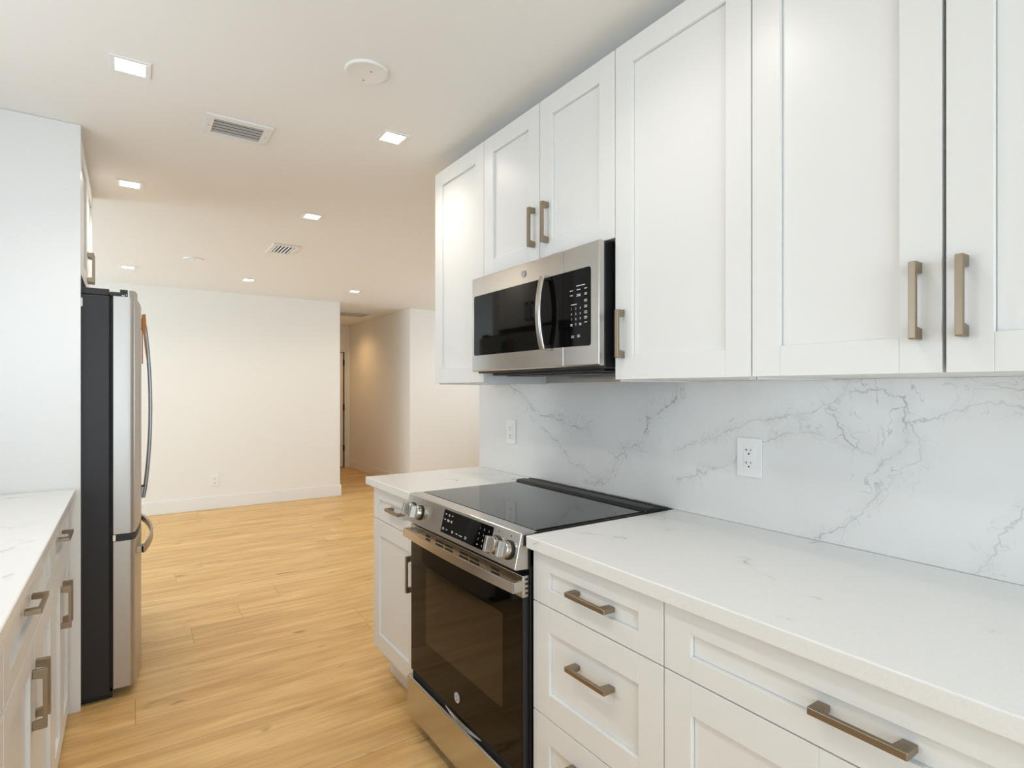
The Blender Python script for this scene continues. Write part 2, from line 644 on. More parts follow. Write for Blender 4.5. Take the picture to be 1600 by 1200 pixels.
def window_y(name, y, x0, x1, z0, z1, depth=0.08):
    bm = B()
    f = 0.045
    box(bm, x0, x0 + f, y, y + depth, z0, z1)
    box(bm, x1 - f, x1, y, y + depth, z0, z1)
    box(bm, x0 + f, x1 - f, y, y + depth, z0, z0 + f)
    box(bm, x0 + f, x1 - f, y, y + depth, z1 - f, z1)
    c = (x0 + x1) / 2
    box(bm, c - 0.02, c + 0.02, y + 0.02, y + depth - 0.02, z0 + f, z1 - f)
    o = struct(name, bm, M['trim'])
    boxo('pane', M['pane'], o, x0 + f, x1 - f, y + depth / 2 - 0.003, y + depth / 2 + 0.003, z0 + f, z1 - f)
    return o


window_x('window_1', -0.95, 1.0, 2.5, 1.1, 2.15)
window_y('window_2', -2.34, -0.85, 0.85, 0.08, 2.15)
window_x('window_3', -3.69, 4.4, 6.7, 0.05, 2.2, cols=3)
window_x('window_added', 5.2, 4.0, 5.7, 0.75, 2.1)  # unseen window, added to let more light onto the living ceiling

# ------------------------------------------------------------------ cabinet builders


def shaker(bm, xf, s, y0, y1, z0, z1, stile=0.068, rt=0.068, rb=0.068, th=0.02, rec=0.010):
    """shaker front; s = -1 faces -x, +1 faces +x; xf is the face"""
    xb = xf - s * th
    box(bm, xf, xb, y0, y0 + stile, z0, z1)
    box(bm, xf, xb, y1 - stile, y1, z0, z1)
    box(bm, xf, xb, y0 + stile, y1 - stile, z1 - rt, z1)
    box(bm, xf, xb, y0 + stile, y1 - stile, z0, z0 + rb)
    box(bm, xf - s * rec, xb, y0 + stile + 0.0008, y1 - stile - 0.0008, z0 + rb + 0.0004, z1 - rt - 0.0008)


def front(parent, name, xf, s, y0, y1, z0, z1, **kw):
    bm = B()
    shaker(bm, xf, s, y0, y1, z0, z1, **kw)
    return obj(name, bm, M['cab'], parent, 0.0011, 2)


def handle(parent, xf, s, c, z, length, vertical, out=0.030, wd=0.012):
    """square bow pull: flat bar on two flared posts"""
    L = length / 2
    U = [(-L, 0), (-L, out - 0.0015), (-L + 0.0015, out), (L - 0.0015, out), (L, out - 0.0015), (L, 0), (L - 0.020, 0), (L - 0.0235, out - 0.009),
         (-L + 0.0235, out - 0.009), (-L + 0.020, 0)]
    bm = B()
    if vertical:
        prism(bm, U, c - wd / 2, c + wd / 2, lambda a, o, t: (xf + s * o, t, z + a))
    else:
        prism(bm, U, z - wd / 2, z + wd / 2, lambda a, o, t: (xf + s * o, c + a, t))
    return obj('handle', bm, M['bronze'], parent, 0.0012, 2)


G = 0.0016    # half reveal between fronts

# ---- base cabinets beside the range (faces at XB, carcass to the wall)


def base_carcass(root, y0, y1, zb=0.118):
    bm = B()
    box(bm, XB + 0.021, WX - 0.004, y0, y0 + 0.018, zb, CB)
    box(bm, XB + 0.021, WX - 0.004, y1 - 0.018, y1, zb, CB)
    box(bm, XB + 0.021, WX - 0.004, y0 + 0.018, y1 - 0.018, zb, zb + 0.018)
    box(bm, WX - 0.012, WX - 0.004, y0 + 0.018, y1 - 0.018, zb + 0.018, CB)
    box(bm, XB + 0.021, XB + 0.05, y0 + 0.018, y1 - 0.018, CB - 0.03, CB)
    obj('carcass', bm, M['cab'], root)
    bm = B()
    box(bm, 1.013, 1.03, y0, y1, 0.0, zb)
    obj('toe_kick', bm, M['cab'], root)


# three-drawer unit
c = thing('base_cabinet', (1.25, 1.04, 0), 'white three-drawer base cabinet beside the range with bronze bar pulls', 'cabinet')
base_carcass(c, 0.807, 1.271)
for (za, zb_, rt, rb, hz) in ((0.735, 0.872, 0.046, 0.046, 0.803), (0.433, 0.732, 0.066, 0.067, 0.615), (0.122, 0.430, 0.066, 0.067, 0.36)):
    f = front(c, 'drawer', XB, -1, 0.807 + G, 1.273 - G, za, zb_, stile=0.071, rt=rt, rb=rb)
    handle(f, XB + 0.009, -1, 1.033, hz, 0.144, False, out=0.036)

# wide drawer over two doors
c = thing('base_cabinet', (1.25, 0.41, 0), 'wide white base cabinet with one long drawer over two doors', 'cabinet')
base_carcass(c, 0.02, 0.805)
f = front(c, 'drawer', XB, -1, 0.02 + G, 0.807 - G, 0.735, 0.872, stile=0.067, rt=0.046, rb=0.046)
handle(f, XB + 0.009, -1, 0.4175, 0.80, 0.144, False, out=0.036)
for (ya, yb, hy) in ((0.4135, 0.807, 0.447), (0.02, 0.4135, 0.380)):
    f = front(c, 'door', XB, -1, ya + G, yb - G, 0.122, 0.732)
    handle(f, XB, -1, hy, 0.587, 0.145, True)

# narrow unit on the far side of the range
c = thing('base_cabinet', (1.25, 2.28, 0), 'narrow white base cabinet with one drawer and one door at the counter end', 'cabinet')
base_carcass(c, 2.052, 2.512)
f = front(c, 'drawer', XB, -1, 2.05, 2.513 - G, 0.735, 0.872, stile=0.066, rt=0.046, rb=0.046)
handle(f, XB + 0.009, -1, 2.245, 0.803, 0.144, False, out=0.036)
f = front(c, 'door', XB, -1, 2.05, 2.513 - G, 0.148, 0.732, stile=0.066)
handle(f, XB, -1, 2.083, 0.587, 0.145, True)

# ---- worktops
bm = B(); box(bm, X1, XW, 0.0, RY0 - 0.003, CB, CT)
tag(obj('countertop', bm, M['quartz'], bevel=0.003, seg=3), 'long white quartz countertop over the drawers, near side of the range', 'countertop')
bm = B(); box(bm, X1, XW, RY1 + 0.003, 2.5641, CB, CT)
tag(obj('countertop', bm, M['quartz'], bevel=0.003, seg=3), 'short white quartz countertop end between range and hall side', 'countertop')
bm = B(); box(bm, -0.838, -0.178, 0.55, 2.905, 0.884, CT)
tag(obj('countertop', bm, M['quartz'], bevel=0.003, seg=3), 'white quartz countertop running up to the refrigerator side panel', 'countertop')

# ---- marble slab
bm = B(); box(bm, XW, WX - 0.0005, -0.3, 2.567, CT, 1.347)
tag(obj('backsplash', bm, M['marble']), 'grey veined white marble slab backsplash under the wall cabinets', 'backsplash')

# ---- wall cabinets
UB, UT = 1.3495, 2.338


def upper_carcass(root, y0, y1, z0):
    bm = B()
    xb = WX - 0.002
    xf = XU + 0.021
    box(bm, xf, xb, y0, y0 + 0.018, z0, UT)
    box(bm, xf, xb, y1 - 0.018, y1, z0, UT)
    box(bm, xf, xb, y0 + 0.018, y1 - 0.018, z0 + 0.004, z0 + 0.022)
    box(bm, xf, xb, y0 + 0.018, y1 - 0.018, UT - 0.018, UT)
    box(bm, XU + 0.12, XU + 0.138, y0 + 0.002, y1 - 0.002, UT, ZC - 0.001)  # set-back board added to brighten the gap under the ceiling
    obj('carcass', bm, M['cab'], root)


c = thing('wall_cabinet', (1.38, 2.2, UB), 'slim white single-door wall cabinet at the far end of the row', 'cabinet')
upper_carcass(c, 1.9845, 2.427, UB - 0.006)
f = front(c, 'door', XU, -1, 1.983 + G, 2.427, UB, UT)
handle(f, XU, -1, 2.011, 1.482, 0.142, True, out=0.024)

c = thing('wall_cabinet', (1.38, 1.605, 1.775), 'short white two-door wall cabinet directly above the microwave', 'cabinet')
upper_carcass(c, 1.229, 1.9815, 1.772)
f = front(c, 'door', XU, -1, 1.602 + G, 1.983 - G, 1.775, UT)
handle(f, XU, -1, 1.634, 1.90, 0.142, True)
f = front(c, 'door', XU, -1, 1.2275 + G, 1.602 - G, 1.775, UT)
handle(f, XU, -1, 1.556, 1.90, 0.142, True)

c = thing('wall_cabinet', (1.38, 1.0, UB), 'tall white single-door wall cabinet right beside the microwave, pull at its microwave edge', 'cabinet')
upper_carcass(c, 0.7805, 1.226, UB - 0.006)
f = front(c, 'door', XU, -1, 0.779 + G, 1.2275 - G, UB, UT)
handle(f, XU, -1, 1.193, 1.483, 0.142, True)

c = thing('wall_cabinet', (1.38, 0.4, UB), 'tall white two-door wall cabinet with paired pulls over the long counter', 'cabinet')
upper_carcass(c, 0.022, 0.7775, UB - 0.006)
f = front(c, 'door', XU, -1, 0.4035 + G, 0.779 - G, UB, UT)
handle(f, XU, -1, 0.441, 1.482, 0.142, True)
f = front(c, 'door', XU, -1, 0.02, 0.4005 - G, UB, UT)
handle(f, XU, -1, 0.371, 1.482, 0.142, True)

# ------------------------------------------------------------------ over-the-range microwave
MX = 1.160
MZ0, MZ1 = 1.392, 1.769
mw = thing('microwave', (1.34, 1.622, 1.385), 'stainless over-the-range microwave with black glass door hung above the range', 'microwave')
bm = B(); box(bm, MX + 0.026, WX - 0.03, 1.25, 1.994, MZ0 - 0.006, MZ1 - 0.004)
obj('case', bm, M['black'], mw, 0.002)
bm = B()
prism(bm, rrect(MX + 0.06, 1.44, 1.30, 1.95, 0.02), MZ0 - 0.016, MZ0 - 0.006, XY)
for y in (1.36, 1.64):
    prism(bm, rrect(MX + 0.09, 1.40, y, y + 0.25, 0.012), MZ0 - 0.020, MZ0 - 0.016, XY)
obj('filter_grille', bm, M['matblack'], mw, 0.002)
DY = 1.414


def mw_plate(y0, y1):
    bm = B()
    prism(bm, [(MX, MZ0 + 0.004), (MX + 0.004, MZ0), (MX + 0.022, MZ0), (MX + 0.022, MZ1), (MX + 0.004, MZ1), (MX, MZ1 - 0.004)], y0, y1, XZ)
    return bm


d = obj('door', mw_plate(DY + 0.001, 1.998), M['steel'], mw, 0.0015)
bm = B()
pts = [(DY + 0.001, 1.456), (DY + 0.001, 1.695)] + [(1.973 + 0.008 * math.cos(t), 1.687 + 0.008 * math.sin(t)) for t in (H, H / 2, 0)] + \
      [(1.973 + 0.008 * math.cos(t), 1.464 - 0.008 * math.sin(t)) for t in (0, H / 2, H)]
prism(bm, pts, MX - 0.0012, MX + 0.004, YZ)
obj('window', bm, M['glass'], d)
bm = B()
rings = []
for i in range(17):
    t = i / 16
    z = 1.452 + (1.700 - 1.452) * t
    o = 0.014 + 0.026 * math.sin(math.pi * (0.06 + 0.88 * t)) ** 0.8
    xo = MX - o
    rings.append([(xo, 1.487, z), (xo - 0.004, 1.491, z), (xo - 0.004, 1.509, z), (xo, 1.513, z), (xo + 0.008, 1.513, z), (xo + 0.008, 1.487, z)])
sweep(bm, rings)
for z in (1.460, 1.692):
    box(bm, MX - 0.024, MX, 1.492, 1.508, z - 0.008, z + 0.008)
obj('handle', bm, M['chrome'], d, 0.001, smooth=True)


def badge(parent, fn, r):
    """round monogram badge; fn(a, b, depth) maps to 3-D"""
    bm = B()
    prism(bm, circle(0, 0, r), 0, 0.0022, fn)
    o = obj('badge', bm, M['greyprint'], parent)
    bm = B()
    n = 36
    for rr, hw in ((r * 0.93, r * 0.07), (r * 0.74, r * 0.03)):
        A = []
        for i in range(n):
            t = 2 * math.pi * i / n
            A.append([bm.verts.new(fn((rr + q * hw) * math.cos(t), (rr + q * hw) * math.sin(t), 0.0030)) for q in (-1, 1)])
        for i in range(n):
            bm.faces.new((A[i][0], A[i][1], A[(i + 1) % n][1], A[(i + 1) % n][0]))
    for k in range(4):                      # the four swirls between ring and monogram
        t0 = math.pi / 4 + k * H
        prev = None
        for i in range(9):
            a = t0 + (i - 4) * 0.13
            rad = r * (0.83 - 0.16 * math.cos((i - 4) / 4 * H))
            pr = [bm.verts.new(fn((rad + q * r * 0.035) * math.cos(a), (rad + q * r * 0.035) * math.sin(a), 0.0031)) for q in (-1, 1)]
            if prev:
                bm.faces.new((prev[0], prev[1], pr[1], pr[0]))
            prev = pr
    merge(bm, text_bm('GE', r * 0.95, lambda a, b: fn(a, b, 0.0031)))
    obj('emblem', bm, M['print'], o)


# on faces towards -x the reader's right is -y
badge(d, lambda a, b, t: (MX - t, 1.636 - a, 1.730 + b), 0.0125)

cp = obj('control_panel', mw_plate(1.247, DY - 0.001), M['steel'], mw, 0.0015)
bm = B()
pts = [(DY - 0.001, 1.695), (DY - 0.001, 1.456)] + [(1.292 - 0.008 * math.cos(t), 1.462 - 0.008 * math.sin(t)) for t in (H, H / 2, 0)] + \
      [(1.292 - 0.008 * math.cos(t), 1.687 + 0.008 * math.sin(t)) for t in (0, H / 2, H)]
prism(bm, pts, MX - 0.0012, MX + 0.004, YZ)
ks = obj('keypad', bm, M['glass'], cp)
bm = B()
kx = MX - 0.0018


def dash(bm, y, z, wd, ht=0.0022):
    vs = [bm.verts.new((kx, y + a * wd / 2, z + b * ht / 2)) for a, b in ((-1, -1), (1, -1), (1, 1), (-1, 1))]
    bm.faces.new(vs)


dash(bm, 1.328, 1.643, 0.040)
for z, ws in ((1.631, (0.016, 0.018, 0.012)), (1.616, (0.012, 0.018, 0.012))):
    for y, wd in zip((1.372, 1.338, 1.305), ws):
        dash(bm, y, z, wd)
dash(bm, 1.338, 1.6115, 0.020)
dash(bm, 1.305, 1.6120, 0.010)
for z in (1.596, 1.5915, 1.578, 1.5735, 1.560, 1.555, 1.544, 1.539, 1.527):
    dash(bm, 1.305, z, 0.013, 0.0018)
dash(bm, 1.360, 1.5865, 0.028)
for y, z in ((1.366, 1.488), (1.366, 1.4835), (1.338, 1.489), (1.338, 1.4845)):
    dash(bm, y, z, 0.013, 0.0018)
k = 1
for r_ in range(3):
    for cc in range(3):
        y, z = 1.372 - cc * 0.021, 1.573 - r_ * 0.0165
        merge(bm, text_bm(str(k), 0.010, lambda a, b, y=y, z=z: (kx, y - a, z + b)))
        k += 1
merge(bm, text_bm('0', 0.010, lambda a, b: (kx, 1.351 - a, 1.5235 + b)))
dash(bm, 1.372, 1.525, 0.010)
dash(bm, 1.372, 1.521, 0.010)
dash(bm, 1.330, 1.525, 0.010)
dash(bm, 1.330, 1.521, 0.010)
obj('lettering', bm, M['print'], ks)

# steel strip on the wall under the microwave
bm = B(); box(bm, XW - 0.003, WX - 0.001, 1.262, 2.43, 1.347, 1.43)
tag(obj('filler_strip', bm, M['steel'], bevel=0.001), 'stainless filler strip on the wall under the microwave', 'strip')

# ------------------------------------------------------------------ range
rg = thing('range', (1.2, 1.662, 0), 'stainless slide-in electric range with black glass cooktop and oven door', 'range')
YA, YB = RY0 + 0.004, RY1 - 0.004
bm = B()
box(bm, 0.934, 1.50, YA, YB, 0.05, 0.905)
box(bm, 0.96, 1.49, YA + 0.03, YB - 0.03, 0.0, 0.05)
obj('body', bm, M['black'], rg, 0.002)
bm = B(); box(bm, 0.948, 1.505, YA - 0.002, YB + 0.002, 0.905, 0.9165)
ck = obj('cooktop', bm, M['matblack'], rg, 0.002)
bm = B(); box(bm, 0.958, 1.41, YA + 0.010, YB - 0.010, 0.9165, 0.9195)
obj('cooktop_glass', bm, M['cook'], ck, 0.001)
bm = B()
prism(bm, [(1.405, 0.9165)] + [(1.418 - 0.013 * math.cos(t), 0.9185 + 0.0095 * math.sin(t)) for t in (0, H / 3, 2 * H / 3, H)] +
      [(1.455, 0.928), (1.458, 0.9245), (1.474, 0.9245), (1.477, 0.928), (1.512, 0.922), (1.514, 0.9165)], YA, YB, XZ)
rv = obj('rear_vent', bm, M['matblack'], rg, 0.001, smooth=True)
bm = B()
for i in range(6):
    y = YA + 0.06 + i * 0.115
    box(bm, 1.484, 1.500, y, y + 0.085, 0.9235, 0.9254)
obj('vent_grate', bm, M['slot'], rv)

# slanted console
PT = (0.9035, 0.9165)
PB = (0.8805, 0.8215)
bm = B()
prism(bm, [(0.957, 0.9185), (PT[0] + 0.003, 0.9185), PT, PB, (PB[0] + 0.004, PB[1] - 0.003), (0.934, 0.815), (0.957, 0.85)], YA, YB, XZ)
cn = obj('control_panel', bm, M['steel'], rg, 0.0015)
tv = Vector((PT[0] - PB[0], 0, PT[1] - PB[1]))
PL = tv.length
tv.normalize()
nv = Vector((-tv.z, 0, tv.x))


def con(y, sfrac, dpt):
    """point on the slanted console: y, distance up the slope (0..1), height above it"""
    p = Vector((PB[0], 0, PB[1])) + tv * (sfrac * PL) + nv * dpt
    return (p.x, y, p.z)


def conp(y0, v0):
    return lambda a, b, t: con(y0 - a, v0 + b / PL, t)


bm = B()
f_ = conp(1.581, 0.50)
prism(bm, rrect(-0.156, 0.156, -0.036, 0.041, 0.001, 1), -0.0005, 0.0012, f_)
dp = obj('display', bm, M['glass'], cn)
bm = B()
k = 1
for r_ in range(4):
    for cc in range(3):
        s = ['123', '456', '789', ' 0 '][r_][cc]
        if s == ' ':
            continue
        merge(bm, text_bm(s, 0.0085, lambda a, b, r_=r_, cc=cc: f_(0.086 + cc * 0.026 + a, 0.024 - r_ * 0.0165 + b, 0.0016)))


def cdash(bm, a, b, wd, ht=0.002):
    bm.faces.new([bm.verts.new(f_(a + p * wd / 2, b + q * ht / 2, 0.0016)) for p, q in ((-1, -1), (1, -1), (1, 1), (-1, 1))])


for a, b, wd in ((-0.138, 0.027, 0.010), (-0.116, 0.028, 0.010), (-0.116, 0.024, 0.008), (-0.094, 0.027, 0.010), (-0.140, 0.009, 0.011), (-0.116, 0.010, 0.015),
                 (-0.116, 0.006, 0.015), (-0.094, 0.010, 0.010), (-0.094, 0.006, 0.010), (-0.140, -0.020, 0.012), (-0.140, -0.024, 0.010), (-0.116, -0.022, 0.011),
                 (-0.076, -0.020, 0.011), (-0.076, -0.024, 0.011), (-0.046, -0.022, 0.014), (-0.020, -0.023, 0.020), (0.012, -0.020, 0.013), (0.012, -0.025, 0.010),
                 (0.086, -0.025, 0.008), (0.138, -0.0245, 0.012), (0.138, -0.0285, 0.012)):
    cdash(bm, a, b, wd)
obj('lettering', bm, M['print'], dp)
for ky, kv in ((1.330, 0.46), (1.395, 0.46), (1.918, 0.46), (1.985, 0.46)):
    g_ = conp(ky, kv)
    bm = B()
    prism(bm, circle(0, 0, 0.0275, 36), 0.0, 0.005, g_)
    kb = obj('knob', bm, M['matblack'], cn, 0.001, smooth=True)
    bm = B()
    rings = []
    for rr, dd in ((0.0235, 0.005), (0.0235, 0.018), (0.0225, 0.021), (0.0215, 0.022)):
        rings.append([g_(rr * math.cos(2 * math.pi * i / 36), rr * math.sin(2 * math.pi * i / 36), dd) for i in range(36)])
    sweep(bm, rings)
    obj('knob_skirt', bm, M['chrome'], kb, smooth=True)
    bm = B()
    sec = [(-0.0085, 0.022), (-0.0065, 0.040), (0.0065, 0.040), (0.0085, 0.022)]
    prism(bm, [(-0.0085, 0.0215), (-0.0060, 0.041), (0.0060, 0.041), (0.0085, 0.0215)], -0.0225, 0.0225, lambda p, q, t: g_(p, t, q))
    obj('knob_grip', bm, M['steelv'], kb, 0.002, 3)
    bm = B()
    prism(bm, [(-0.0011, 0.0415), (0.0011, 0.0415), (0.0011, 0.0408), (-0.0011, 0.0408)], 0.004, 0.0215, lambda p, q, t: g_(p, t, q))
    obj('pointer_mark', bm, M['slot'], kb)
for ky in (1.330, 1.395, 1.918, 1.985):
    bm = B()
    g_ = conp(ky, 0.86)
    prism(bm, circle(0, 0, 0.0022, 12), 0.0, 0.0006, g_)
    obj('burner_mark', bm, M['slot'], cn)

# oven door
OX = 0.908
bm = B(); box(bm, OX + 0.002, 0.933, YA + 0.002, YB - 0.002, 0.236, 0.800)
od = obj('oven_door', bm, M['black'], rg, 0.002)
bm = B(); box(bm, OX, 0.925, YA + 0.003, YB - 0.003, 0.238, 0.739)
og = obj('door_glass', bm, M['glass'], od, 0.0012)
bm = B(); prism(bm, rrect(1.385, 1.905, 0.385, 0.665, 0.004, 2), OX - 0.0006, OX + 0.004, YZ)
obj('oven_window', bm, M['window'], og)
badge(og, lambda a, b, t: (OX - t, 1.662 - a, 0.292 + b), 0.0165)
bm = B()
box(bm, OX, 0.931, YA, YB, 0.738, 0.799)
vs_ = obj('vent_strip', bm, M['steel'], od, 0.0015)
for (ya, yb) in ((1.868, 1.905), (1.765, 1.823), (1.695, 1.753), (1.590, 1.648), (1.521, 1.580), (1.405, 1.450)):
    bm = B()
    for z in (0.757, 0.7695, 0.782):
        box(bm, OX - 0.0006, OX + 0.003, ya, yb, z - 0.0032, z + 0.0032)
    obj('vent_slots', bm, M['slot'], vs_)
bm = B()
for z in (0.750, 0.763, 0.776, 0.789):
    box(bm, OX + 0.009, OX + 0.018, YA - 0.0006, YA + 0.004, z - 0.003, z + 0.003)
obj('side_slots', bm, M['slot'], vs_)
bm = B()
rings = []
N = 24
for i in range(N + 1):
    t = i / N
    y = YA + (YB - YA) * t
    bow = 0.010 * (1 - (2 * t - 1) ** 2)
    xo = 0.876 - bow
    rings.append([(xo, y, 0.756), (xo, y, 0.787), (xo + 0.0035, y, 0.787), (xo + 0.0035, y, 0.756)])
sweep(bm, rings)
for y0_, y1_ in ((YA, YA + 0.010), (YB - 0.010, YB)):
    box(bm, 0.876, OX, y0_, y1_, 0.757, 0.786)
obj('handle', bm, M['steel'], od, 0.001)

# storage drawer
bm = B()
prism(bm, [(0.893, 0.083), (0.893, 0.214), (0.897, 0.2185), (0.932, 0.2185), (0.932, 0.055), (0.905, 0.055)], YA, YB, XZ)
sd = obj('drawer', bm, M['steel'], rg, 0.002)
bm = B(); box(bm, 0.915, 0.933, YA + 0.004, YB - 0.004, 0.2185, 0.236)
obj('drawer_gap', bm, M['slot'], sd)
bm = B()
rings = []
for i in range(13):
    t = i / 12
    y = 1.52 + 0.24 * t
    o = 0.010 * math.sin(math.pi * t)
    rings.append([(0.914 - o, y, 0.2188), (0.914 - o, y, 0.2205 + o * 0.7), (0.930, y, 0.2205 + o * 0.7), (0.930, y, 0.2188)])
sweep(bm, rings)
obj('finger_pull', bm, M['chrome'], sd)
for y in (YA + 0.04, YB - 0.04):
    bm = B()
    prism(bm, circle(0.965, y, 0.015, 16), 0.0, 0.06, XY)
    obj('foot', bm, M['matblack'], rg)

# ------------------------------------------------------------------ refrigerator
FY0, FY1 = 2.938, 3.846
fr = thing('refrigerator', (-0.4, 3.39, 0), 'stainless french door refrigerator with charcoal sides beyond the white panel', 'refrigerator')
bm = B(); box(bm, -0.80, -0.066, FY0, FY1, 0.028, 1.718)
obj('case', bm, M['fridge'], fr, 0.004)
bm = B(); box(bm, -0.80, -0.068, FY0 + 0.001, FY1 - 0.001, 1.719, 1.746)
obj('top_cap', bm, M['fridge'], fr, 0.003)
bm = B(); box(bm, -0.72, -0.058, FY0 + 0.03, FY1 - 0.03, 0.0, 0.028)
obj('base_grille', bm, M['matblack'], fr)
bm = B(); box(bm, -0.066, -0.054, FY0 + 0.010, FY1 - 0.010, 0.05, 1.735)
obj('gasket', bm, M['slot'], fr)
FC = (FY0 + FY1) / 2


def bulge(y):
    t = (y - FC) / (FY1 - FC)
    return 0.022 + 0.030 * (1 - t * t)


def fridge_front(y0, y1, z0, z1, round_lo, round_hi, name):
    pts = [(-0.054, y0), (-0.054, y1)]
    n = 14
    r = 0.012
    line = []
    for i in range(n + 1):
        y = y1 + (y0 - y1) * i / n
        line.append([bulge(y), y])
    if round_hi:
        line[0][0] -= r
        line.insert(1, [bulge(y1) - 0.003, y1 - 0.004])
    if round_lo:                      # generous rounding where the front meets the door edge
        line.pop()
        rr = 0.022
        xe = bulge(y0 + rr)
        for i in range(9):
            a = H * i / 8
            line.append([xe - rr + rr * math.cos(a), y0 + rr - rr * math.sin(a)])
        line.append([-0.020, y0 - 0.0004])
    pts += [tuple(p) for p in line]
    bm = B()
    prism(bm, pts, z0, z1, XY)
    return obj(name, bm, M['steelv'], fr, smooth=True)


def fridge_handle(parent, y):
    bm = B()
    rings = []
    n = 20
    for i in range(n + 1):
        t = i / n
        z = 0.785 + (1.672 - 0.785) * t
        xo = 0.068 + 0.030 * math.sin(math.pi * t) ** 0.75
        rings.append([(xo, y - 0.011, z), (xo, y + 0.011, z), (xo - 0.006, y + 0.013, z), (xo - 0.014, y + 0.011, z), (xo - 0.014, y - 0.011, z), (xo - 0.006, y - 0.013, z)])
    sweep(bm, rings)
    for z in (0.785, 1.622):
        box(bm, bulge(y) - 0.002, 0.066, y - 0.010, y + 0.010, z, z + 0.05)
    return obj('handle', bm, M['darksteel'], parent, 0.001, smooth=True)


fd = fridge_front(FY0, FC - 0.003, 0.703, 1.718, True, False, 'door')
bm = B()
prism(bm, [(0.0, FY0 + 0.001), (0.0, FY0 + 0.09), (bulge(FY0 + 0.09), FY0 + 0.09), (bulge(FY0 + 0.022), FY0 + 0.022), (bulge(FY0 + 0.022) - 0.0065, FY0 + 0.0065), (bulge(FY0 + 0.022) - 0.022, FY0)], 1.718, 1.746, XY)
obj('door_lip', bm, M['steelv'], fd)
fridge_handle(fd, FC - 0.045)
fd2 = fridge_front(FC + 0.003, FY1, 0.703, 1.718, False, True, 'door')
fridge_handle(fd2, FC + 0.045)
fz = fridge_front(FY0, FY1, 0.046, 0.672, True, True, 'freezer_drawer')
bm = B()
rings = []
for i in range(25):
    t = i / 24
    y = 2.998 + (3.786 - 2.998) * t
    xo = 0.058 + 0.044 * math.sin(math.pi * t) ** 0.8
    rings.append([(xo, y, 0.594), (xo, y, 0.628), (xo - 0.012, y, 0.626), (xo - 0.012, y, 0.596)])
sweep(bm, rings)
for y in (2.998, 3.740):
    box(bm, bulge(y) - 0.004, 0.056, y, y + 0.046, 0.596, 0.626)
obj('handle', bm, M['bronze'], fz, 0.0015, smooth=True)
bm = B()
box(bm, -0.050, 0.012, FY0 + 0.002, FY1 - 0.002, 0.673, 0.7025)
obj('middle_rail', bm, M['matblack'], fr)
for y0_, y1_ in ((FY0 + 0.002, FY0 + 0.085), (FY1 - 0.085, FY1 - 0.002)):
    bm = B()
    box(bm, -0.066, -0.003, y0_, y1_, 1.7185, 1.736)
    box(bm, -0.030, -0.003, y0_ + 0.003, y1_, 1.736, 1.749)
    prism(bm, circle(-0.02, (y0_ + y1_) / 2, 0.012, 16), 1.749, 1.753, XY)
    hg = obj('hinge_cover', bm, M['matblack'], fr, 0.002)
    bm = B()
    for xx, zz in ((-0.016, 1.7225), (-0.008, 1.7265), (-0.022, 1.7225)):
        prism(bm, circle(xx, zz, 0.0018, 10), y0_ - 0.0008, y0_ + 0.001, lambda p, q, t: (p, t, q))
    obj('hinge_bolt_pattern', bm, M['chrome'], hg)
bm = B()
box(bm, -0.056, -0.045, FY0 - 0.001, FY0 + 0.05, 0.674, 0.701)
obj('middle_hinge', bm, M['chrome'], fr, 0.001)

# orange hang tag on the near fridge handle
HY = FC - 0.045
ht = thing('hang_tag', (0.07, HY, 1.6), 'orange paper hang tag looped over the refrigerator door handle', 'tag')


def leaf(name, pts, y0, y1, m):
    bm = B()
    prism(bm, pts, y0, y1, XZ)
    return obj(name, bm, m, ht)


leaf('front_leaf', [(0.0545, 1.690), (0.0690, 1.694), (0.0720, 1.66), (0.0690, 1.61), (0.0685, 1.555), (0.0725, 1.50), (0.0775, 1.452), (0.0750, 1.450),
                    (0.0690, 1.50), (0.0640, 1.545), (0.0600, 1.585), (0.0565, 1.605), (0.0545, 1.64)], HY - 0.0152, HY - 0.0135, M['orange'])
leaf('back_leaf', [(0.0535, 1.688), (0.0565, 1.682), (0.0575, 1.60), (0.0585, 1.50), (0.0585, 1.448), (0.0535, 1.446), (0.0533, 1.55)], HY - 0.0172, HY - 0.0156, M['brown'])

# white end panel in front of the refrigerator
bm = B(); box(bm, -0.838, -0.163, 2.9124, 2.931, 0.0, ZC - 0.001)
tag(obj('end_panel', bm, M['cab'], bevel=0.001), 'tall white end panel between countertop and refrigerator, floor to ceiling', 'panel')
bm = B(); box(bm, -0.171, -0.158, 2.9315, 2.937, 1.665, 1.700)
tag(obj('spacer_clip', bm, M['plastic']), 'tiny white clip at the panel edge beside the refrigerator', 'clip')

# cabinet over the refrigerator
c = thing('wall_cabinet', (-0.5, 3.4, 1.80), 'white two-door cabinet over the refrigerator', 'cabinet')
bm = B()
box(bm, -0.83, -0.186, 2.933, 3.886, 1.806, ZC - 0.002)
obj('carcass', bm, M['cab'], c)
OF = -0.1645
f = front(c, 'door', OF, 1, 2.934, 3.409 - G, 1.802, ZC - 0.03)
handle(f, OF, 1, 3.375, 1.905, 0.142, True, out=0.028)
f = front(c, 'door', OF, 1, 3.409 + G, 3.886, 1.802, ZC - 0.03)
handle(f, OF, 1, 3.443, 1.905, 0.142, True, out=0.028)

